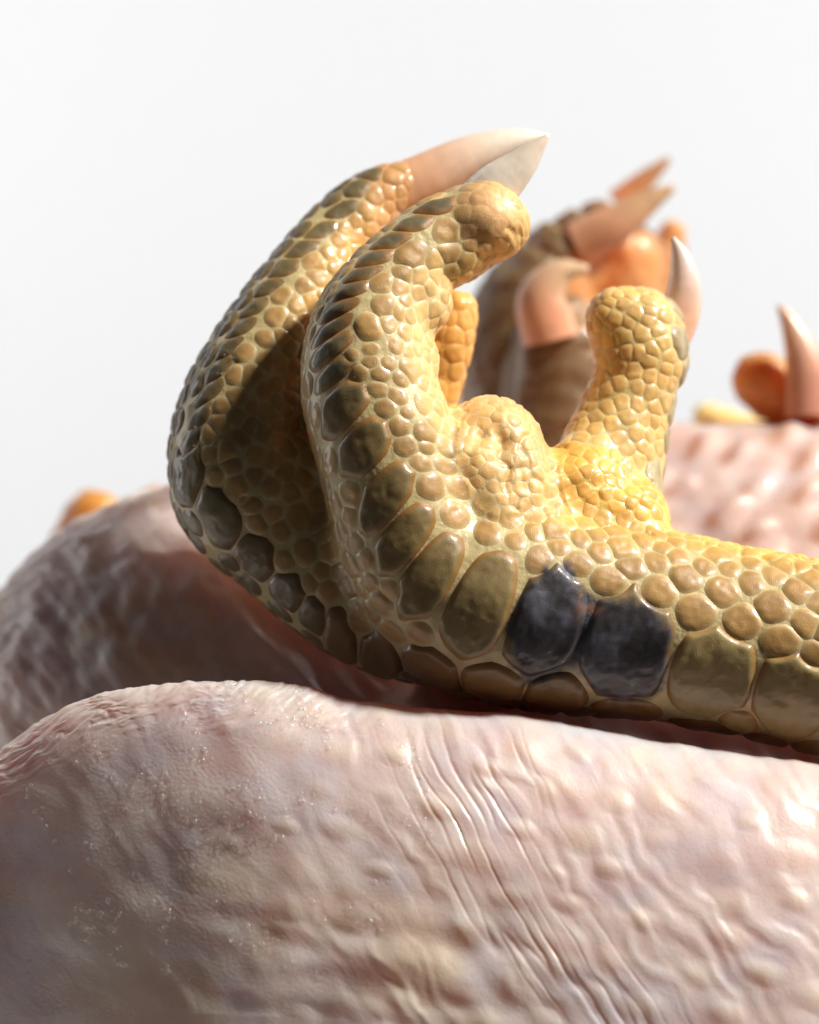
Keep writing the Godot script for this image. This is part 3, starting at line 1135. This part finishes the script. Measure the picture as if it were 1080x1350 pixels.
func make_front_body() -> void:
	var xs := PackedFloat32Array()
	var x := -58.0
	while x < 66.0:
		xs.append(x)
		x += 0.135 if x > -44.0 and x < 44.0 else 0.9
	# one row of points per step: up the front, over the ridge, down behind it
	var vs := PackedFloat32Array()
	var t := -1.0
	while t < 1.0:
		vs.append(t)
		t += 0.25 if t < -0.3 else 0.05 if t < 0.19 else 0.0023 if t < 0.86 else 0.004
	for k in 40:
		vs.append(1.0 + k / 39.0)
	vs.append(2.2)
	var nx := xs.size()
	var nv := vs.size()
	var base := PackedVector3Array()
	base.resize(nx * nv)
	for i in nx:
		var xx := xs[i]
		var yr := maxf(poly(RIDGE, xx), -75.0)
		var zf := poly(BULGE, xx)
		var zr := smin(6.0, zf - 6.0, 8.0)
		var rise := 7.5 * smoothstep(-6.0, 5.0, xx)
		var fall := lerpf(9.0, 1.6, smoothstep(-14.0, -2.0, xx))
		for j in nv:
			var f := vs[j]
			if f <= 0.0:
				base[i * nv + j] = Vector3(xx, lerpf(-62.0, -84.0, -f), zf + 6.0 * f)
			elif f <= 1.0:
				var ph := f * PI / 2.0
				base[i * nv + j] = Vector3(xx, -62.0 + (yr + 62.0) * sin(ph), zr + (zf - zr) * cos(ph))
			elif f <= 2.0:
				var back := (f - 1.0) * (zr + 30.0)
				var yy := yr - fall * (1.0 - exp(-pow(back / 6.0, 2.0))) + rise * smoothstep(5.0, 19.0, back) - 14.0 * pow(maxf(0.0, back - 20.0) / 16.0, 2.0)
				base[i * nv + j] = Vector3(xx, yy, zr - back)
			else:
				base[i * nv + j] = Vector3(xx, -84.0, -31.0)
	var v := base.duplicate()
	var col := PackedColorArray()
	col.resize(nx * nv)
	for i in nx:
		var yr := poly(RIDGE, xs[i])
		for j in nv:
			var o := i * nv + j
			var p := base[o]
			var du := base[mini(i + 1, nx - 1) * nv + j] - base[maxi(i - 1, 0) * nv + j]
			var dv := base[i * nv + mini(j + 1, nv - 1)] - base[i * nv + maxi(j - 1, 0)]
			var nn := du.cross(dv).normalized()
			var y := p.y
			var warp := n_low.get_noise_2d(p.x, y) * 3.0 + n_mid.get_noise_2d(p.x, y) * 0.5
			# deep furrows that run down to the right, bending
			var down := -19.0 - y
			var line := 1.5 + down * 0.42 + down * down * 0.0045
			var tq := p.x - line
			var band := exp(-pow((tq - 1.0) / 8.0, 2.0)) * smoothstep(-2.0, 3.0, down)
			var furrow := -pow(maxf(0.0, 0.3 - absf(n_one.get_noise_2d((tq + warp * 0.3) * 1.45, down * 0.15 + 50.0))) / 0.3, 1.5)
			furrow += 0.5 * n_one.get_noise_2d((tq + warp * 0.35) * 2.2 + 20.0, down * 0.2)
			# softer lines all over, slanting the same way
			var soft := n_one.get_noise_2d((p.x - down * 0.75 + warp) * 1.5, (down + p.x * 0.4) * 0.22)
			var fine := n_fine.get_noise_2d((p.x - down * 0.8 + warp) * 1.1, (down + p.x * 0.5) * 0.35)
			# creases across the lower middle
			var across := n_one.get_noise_2d(p.x * 0.3 + 90.0, (y + p.x * 0.08 + warp * 0.4) * 1.15)
			var low := smoothstep(-33.0, -40.0, y) * smoothstep(-24.0, -12.0, p.x) * smoothstep(22.0, 10.0, p.x)
			# fine crinkle along the left rim
			var left := smoothstep(2.0, -14.0, p.x)
			var top := smoothstep(6.5, 1.5, yr - y)
			var crinkle := n_fine.get_noise_2d((p.x + warp) * 0.28, (y - 0.5 * p.x) * 0.9 + warp * 0.5)
			var f := follicle(p.x + warp * 0.3, y, 6.4, 3.7, 0.16, 2.8, 1.7)
			var f2 := f.x * smoothstep(-30.0, -4.0, p.x)
			# beads of wet on patches of the left flank
			var peb := n_one.get_noise_2d(p.x * 7.6 + y * 2.0, y * 8.6) + 0.5 * n_one.get_noise_2d(p.x * 13.0, y * 13.0 + 40.0)
			var wet := smoothstep(0.08, 0.4, n_low.get_noise_2d(p.x * 1.5 + 30.0, y * 1.5 + p.x) + 0.3 * n_mid.get_noise_2d(p.x, y) + 0.12) * smoothstep(-8.0, -16.0, p.x) * smoothstep(2.5, 6.0, yr - y)
			var lift := band * furrow * 0.15 * (0.5 + 1.1 * n_low.get_noise_2d(tq * 3.0, down * 1.2 + 9.0)) + soft * 0.09 * (0.25 + 0.75 * smoothstep(-14.0, 4.0, p.x)) + fine * 0.008 + across * 0.2 * low + f2 * 0.25 + crinkle * 0.2 * left * top + peb * 0.011 * wet
			lift += n_low.get_noise_2d(p.x * 0.8, y * 0.8 + 70.0) * 0.55 + n_one.get_noise_3dv(p * 0.7) * 0.06
			v[o] = p + nn * lift
			# what the skin itself looks like: pale pink, lilac patches, cream fat, red on the left
			var c := srgb(218, 199, 195)
			var lil := smoothstep(-0.1, 0.4, n_low.get_noise_2d(p.x * 1.1, y * 1.4 + 200.0))
			c = c.lerp(srgb(205, 193, 202), lil * 0.6)
			var fat := smoothstep(-0.25, 0.35, n_low.get_noise_2d(p.x * 0.8 + 300.0, y * 1.2)) * smoothstep(-30.0, -38.0, y) * smoothstep(18.0, 4.0, p.x) * smoothstep(-36.0, -22.0, p.x)
			c = c.lerp(srgb(206, 178, 150), fat * 0.6)
			c = c.lerp(srgb(222, 200, 182), f2 * 0.6)
			c = c.lerp(srgb(204, 166, 160), smoothstep(0.0, 0.4, n_low.get_noise_2d(p.x * 0.8 + 500.0, y * 2.0)) * 0.3)
			col[o] = mottle(c, p, 0.07)
	var idx := PackedInt32Array()
	idx.resize((nx - 1) * (nv - 1) * 6 + (nx - 1) * 6)
	var w := 0
	for i in nx - 1:
		for j in nv - 1:
			var a := i * nv + j
			var b := a + nv
			for q in [a, a + 1, b, b, a + 1, b + 1]:
				idx[w] = q
				w += 1
		var a0 := i * nv
		for q in [a0 + nv - 1, a0, a0 + 2 * nv - 1, a0 + 2 * nv - 1, a0, a0 + nv]:
			idx[w] = q
			w += 1
	var at := Vector3(0, -84, 0)
	var o := thing("plucked_chicken", "pale pink wet plucked chicken skin filling the foreground, diagonal furrows running down it", "chicken", at, "plucked chickens")
	part("skin", mesh_from(v, face_normals(v, idx), col, idx), mat.flesh, o, at)
	# beads of wet on the left flank
	var fn := face_normals(v, idx)
	var hv := (KEY_DIR.normalized() + Vector3(0, 0, 1)).normalized()
	var spots := []
	for q in 200000:
		var k := rng.randi() % v.size()
		var p := v[k]
		if p.x < -38.0 or p.x > 2.0 or p.y < -45.0 or fn[k].z < 0.3 or fn[k].dot(hv) < 0.54:
			continue
		var m := n_low.get_noise_2d(p.x * 2.2 + 30.0, p.y * 2.2 + p.x) + 0.4 * n_mid.get_noise_2d(p.x * 2.0, p.y * 2.0)
		var d1 := Vector2(p.x + 30.5, p.y + 37.5).length() / 5.0
		var d2 := Vector2(p.x + 19.0 + (p.y + 29.0) * 0.35, (p.y + 29.0) * 0.55).length() / 5.0
		if rng.randf() > smoothstep(0.05, 0.5, m + 0.45 * exp(-d1 * d1) + 0.5 * exp(-d2 * d2) - 0.05):
			continue
		spots.append([p, fn[k], 0.09 + 0.2 * pow(rng.randf(), 2.5)])
		if spots.size() >= 1100:
			break
	beads("wet_beads", spots, o, at)
	print("front: ", v.size(), " verts, beads ", spots.size())

# ------------------------------------------------------------------ chickens lying behind
func dome(center: Vector3, rad: Vector3, nu: int, nw: int, lift: Callable, tint: Callable) -> ArrayMesh:
	var v := PackedVector3Array()
	var c := PackedColorArray()
	var idx := PackedInt32Array()
	for i in nu + 1:
		var th := PI * i / nu
		for j in nw:
			var ph := TAU * j / nw
			var d := Vector3(cos(th), sin(th) * cos(ph), sin(th) * sin(ph))
			var p := center + d * rad
			var n := (d / rad).normalized()
			v.append(p + n * lift.call(p))
			c.append(tint.call(p))
	for i in nu:
		for j in nw:
			var a := i * nw + j
			var b := i * nw + (j + 1) % nw
			idx.append_array(PackedInt32Array([a, a + nw, b, b, a + nw, b + nw]))
	var nn := face_normals(v, idx)
	if nn[nw * (nu / 2)].dot(v[nw * (nu / 2)] - center) < 0.0:
		for t in range(0, idx.size(), 3):
			var h := idx[t + 1]
			idx[t + 1] = idx[t + 2]
			idx[t + 2] = h
		nn = face_normals(v, idx)
	return mesh_from(v, nn, c, idx)

func left_lift(p: Vector3) -> float:
	var w := n_low.get_noise_3dv(p) * 2.0
	var run := n_mid.get_noise_2d((p.x - p.y * 0.9 + w) * 0.35, (p.x + p.y) * 0.9)
	var fold := exp(-pow((p.x + p.y + 28.0) / 1.5, 2.0)) * smoothstep(-22.0, -17.0, p.x) * smoothstep(-4.0, -10.0, p.x)
	return w * 0.45 + run * 0.34 + n_one.get_noise_3dv(p * 1.2) * 0.2 + fold * 0.5

func left_tint(p: Vector3) -> Color:
	var c := srgb(206, 182, 176).lerp(srgb(196, 178, 176), smoothstep(-0.2, 0.4, n_low.get_noise_3dv(p * 1.2 + Vector3(60, 0, 0))))
	c = c.lerp(srgb(200, 166, 128), smoothstep(0.0, 0.4, n_low.get_noise_3dv(p * 1.1 + Vector3(7, 90, 0))) * 0.6)
	return mottle(c, p, 0.08)

func right_lift(p: Vector3) -> float:
	var f := follicle(p.x, p.y, 5.6, 3.6, -0.5, 2.8, 1.7)
	return f.x * 1.1 + n_low.get_noise_3dv(p) * 1.2 + n_mid.get_noise_2d((p.x - p.y) * 0.6, (p.x + p.y) * 0.3) * 0.4

func right_tint(p: Vector3) -> Color:
	var c := srgb(200, 174, 166).lerp(srgb(192, 176, 178), smoothstep(-0.2, 0.4, n_low.get_noise_3dv(p * 1.3)))
	var f := follicle(p.x + 1.9, p.y + 1.0, 5.6, 3.6, -0.5, 1.5, 1.1)
	c = c.lerp(srgb(176, 122, 86), clampf(f.x * 1.2, 0.0, 0.6))
	return mottle(c, p, 0.06)

func make_back_bodies() -> void:
	var s := 438.0 / 400.0 * 0.075
	var c1 := Vector3((300 - 540) * s, (675 - 935) * s, -34)
	var r1 := Vector3(350 * s, 300 * s, 26)
	var at1 := Vector3(c1.x, -84, c1.z)
	var o1 := thing("plucked_chicken", "shadowed brownish plucked chicken skin sloping up behind the foot on the left", "chicken", at1, "plucked chickens")
	part("skin", dome(c1, r1, 200, 300, left_lift, left_tint), mat.far, o1, at1)
	var c2 := Vector3((1010 - 540) * s * 1.02, (675 - 900) * s * 1.02, -52)
	var r2 := Vector3(620 * s, 348 * s, 24)
	var at2 := Vector3(c2.x, -84, c2.z)
	var o2 := thing("plucked_chicken", "sunlit pink plucked chicken skin with brown feather follicles behind the shank on the right", "chicken", at2, "plucked chickens")
	part("skin", dome(c2, r2, 220, 300, right_lift, right_tint), mat.far, o2, at2)

# ------------------------------------------------------------------ blurred feet far behind
func far_foot(tubes: Array, dorsal: Array, h: float, dark: Color, warm: Color, at: Vector3, o: Node3D) -> void:
	var b := Body.new()
	b.kg = 1.2
	var lo := Vector3(1e3, 1e3, 1e3)
	var hi := -lo
	for g in tubes.size():
		add_tube(b, tubes[g], g, [dorsal[g], dorsal[g]])
		for r in tubes[g]:
			var p := Vector3(r[0], r[1], r[2])
			lo = lo.min(p - Vector3.ONE * (r[3] + 1.5))
			hi = hi.max(p + Vector3.ONE * (r[3] + 1.5))
	b.grow(lo, hi, h)
	var v := PackedVector3Array()
	var c := PackedColorArray()
	for i in b.v.size():
		var p := b.v[i]
		var d := smoothstep(-0.25, 0.35, b.cosd[i])
		var ring := absf(sin(b.along[i] * 0.95 + b.tube[i] * 1.3 + n_low.get_noise_3dv(p * 2.0)))
		var lift := d * (pow(ring, 0.5) - 0.6) * 0.8 + n_mid.get_noise_3dv(p * 1.4) * 0.25
		v.append(p + b.n[i] * lift)
		var col := warm.lerp(dark, d)
		col = col.lerp(srgb(190, 170, 130), d * smoothstep(0.35, 0.05, ring) * 0.6)
		c.append(mottle(col, p, 0.2))
	part("skin", mesh_from(v, face_normals(v, b.idx), c, b.idx), mat.far, o, at)

func make_far_feet() -> void:
	var at := Vector3(16, -10, -56)
	var o := thing("chicken_paw", "blurred chicken foot with dark toes and curved pink claws between the front foot's toes", "chicken foot", at, "chicken feet")
	far_foot([[[13.02, 3, -57, 6.86],
	[12.85, 15, -57, 7.2],
	[13.54, 21.85, -57, 6.68],
	[16.02, 26.56, -57, 5.31],
	[18.85, 29.99, -57, 3.94],
	[21.42, 31.7, -57, 3.26]], [[17.3, 1.27, -50, 6.92],
	[17.04, 10.55, -50, 6.41],
	[16.67, 16.84, -49, 5.39],
	[17.22, 20.16, -48, 4.2]], [[22.33, 11.59, -58, 4.29],
	[23.72, 21.13, -60, 4.31],
	[25.18, 28.46, -60, 3.97]], [[27.96, 22.28, -66, 2.62],
	[29.27, 28.4, -66, 2.27],
	[30.23, 32.07, -66, 1.75]]], [[-0.9, 0.3, 0.3], [-0.5, 0.1, 0.85], [0.3, 0.5, -0.8], [0, 0, -1]], 0.5, srgb(118, 92, 62), srgb(206, 148, 92), at, o)
	claw(o, at, [[18.9, 30.05, -54, 2.72],
	[23.1, 32.19, -53, 2.38],
	[26.76, 34.74, -53, 1.44],
	[29.64, 36.35, -53, 0.42]], Vector3(0.1, 0.2, 1), srgb(216, 158, 124), srgb(192, 156, 120))
	claw(o, at, [[15.5, 18.92, -44.5, 3.17],
	[14.49, 23.31, -44, 2.83],
	[16.46, 26.19, -43.5, 1.66],
	[19.6, 26.66, -43, 0.42]], Vector3(0.1, 0.2, 1), srgb(220, 158, 126), srgb(212, 180, 146))
	claw(o, at, [[23.98, 35.49, -65, 1.74],
	[27.2, 38.28, -65, 1.22],
	[29.91, 40.63, -65, 0.35]], Vector3(0.1, 0.2, 1), srgb(214, 140, 96), srgb(190, 140, 96))
	at = Vector3(40, 8, -55)
	o = thing("chicken_paw", "brown chicken toe tip with one upright pink claw at the far right edge", "chicken foot", at, "chicken feet")
	far_foot([[[48.31, 9.75, -52, 2.88],
	[43.22, 11.86, -52, 3.22],
	[39.41, 14.58, -52, 3.39]]], [[0, 0, -1]], 0.5, srgb(172, 120, 60), srgb(186, 134, 74), at, o)
	far_foot([[[48.06, 7.43, -66, 3.15],
	[40.36, 8.34, -68, 2.63],
	[34.37, 11.19, -70, 1.59]]], [[0, 0, -1]], 0.5, srgb(226, 190, 122), srgb(232, 200, 136), at, o)
	claw(o, at, [[44.25, 10.64, -47, 2.85],
	[43.92, 15.51, -47, 2.43],
	[42.58, 19.7, -47, 1.42],
	[40.9, 22.88, -47, 0.34]], Vector3(0.1, 0.2, 1), srgb(206, 146, 126), srgb(220, 178, 154))
	at = Vector3(-36, -2, -62)
	o = thing("chicken_paw", "small orange chicken toe peeking over the shadowed skin at left", "chicken foot", at, "chicken feet")
	far_foot([[[-40.02, -6.06, -62, 2.08],
	[-36.21, -0.43, -62, 2.95],
	[-33.44, -1.3, -62, 2.08],
	[-29.14, 1.3, -64, 1.65]]], [[0, 0, -1]], 0.5, srgb(190, 130, 60), srgb(200, 142, 66), at, o)
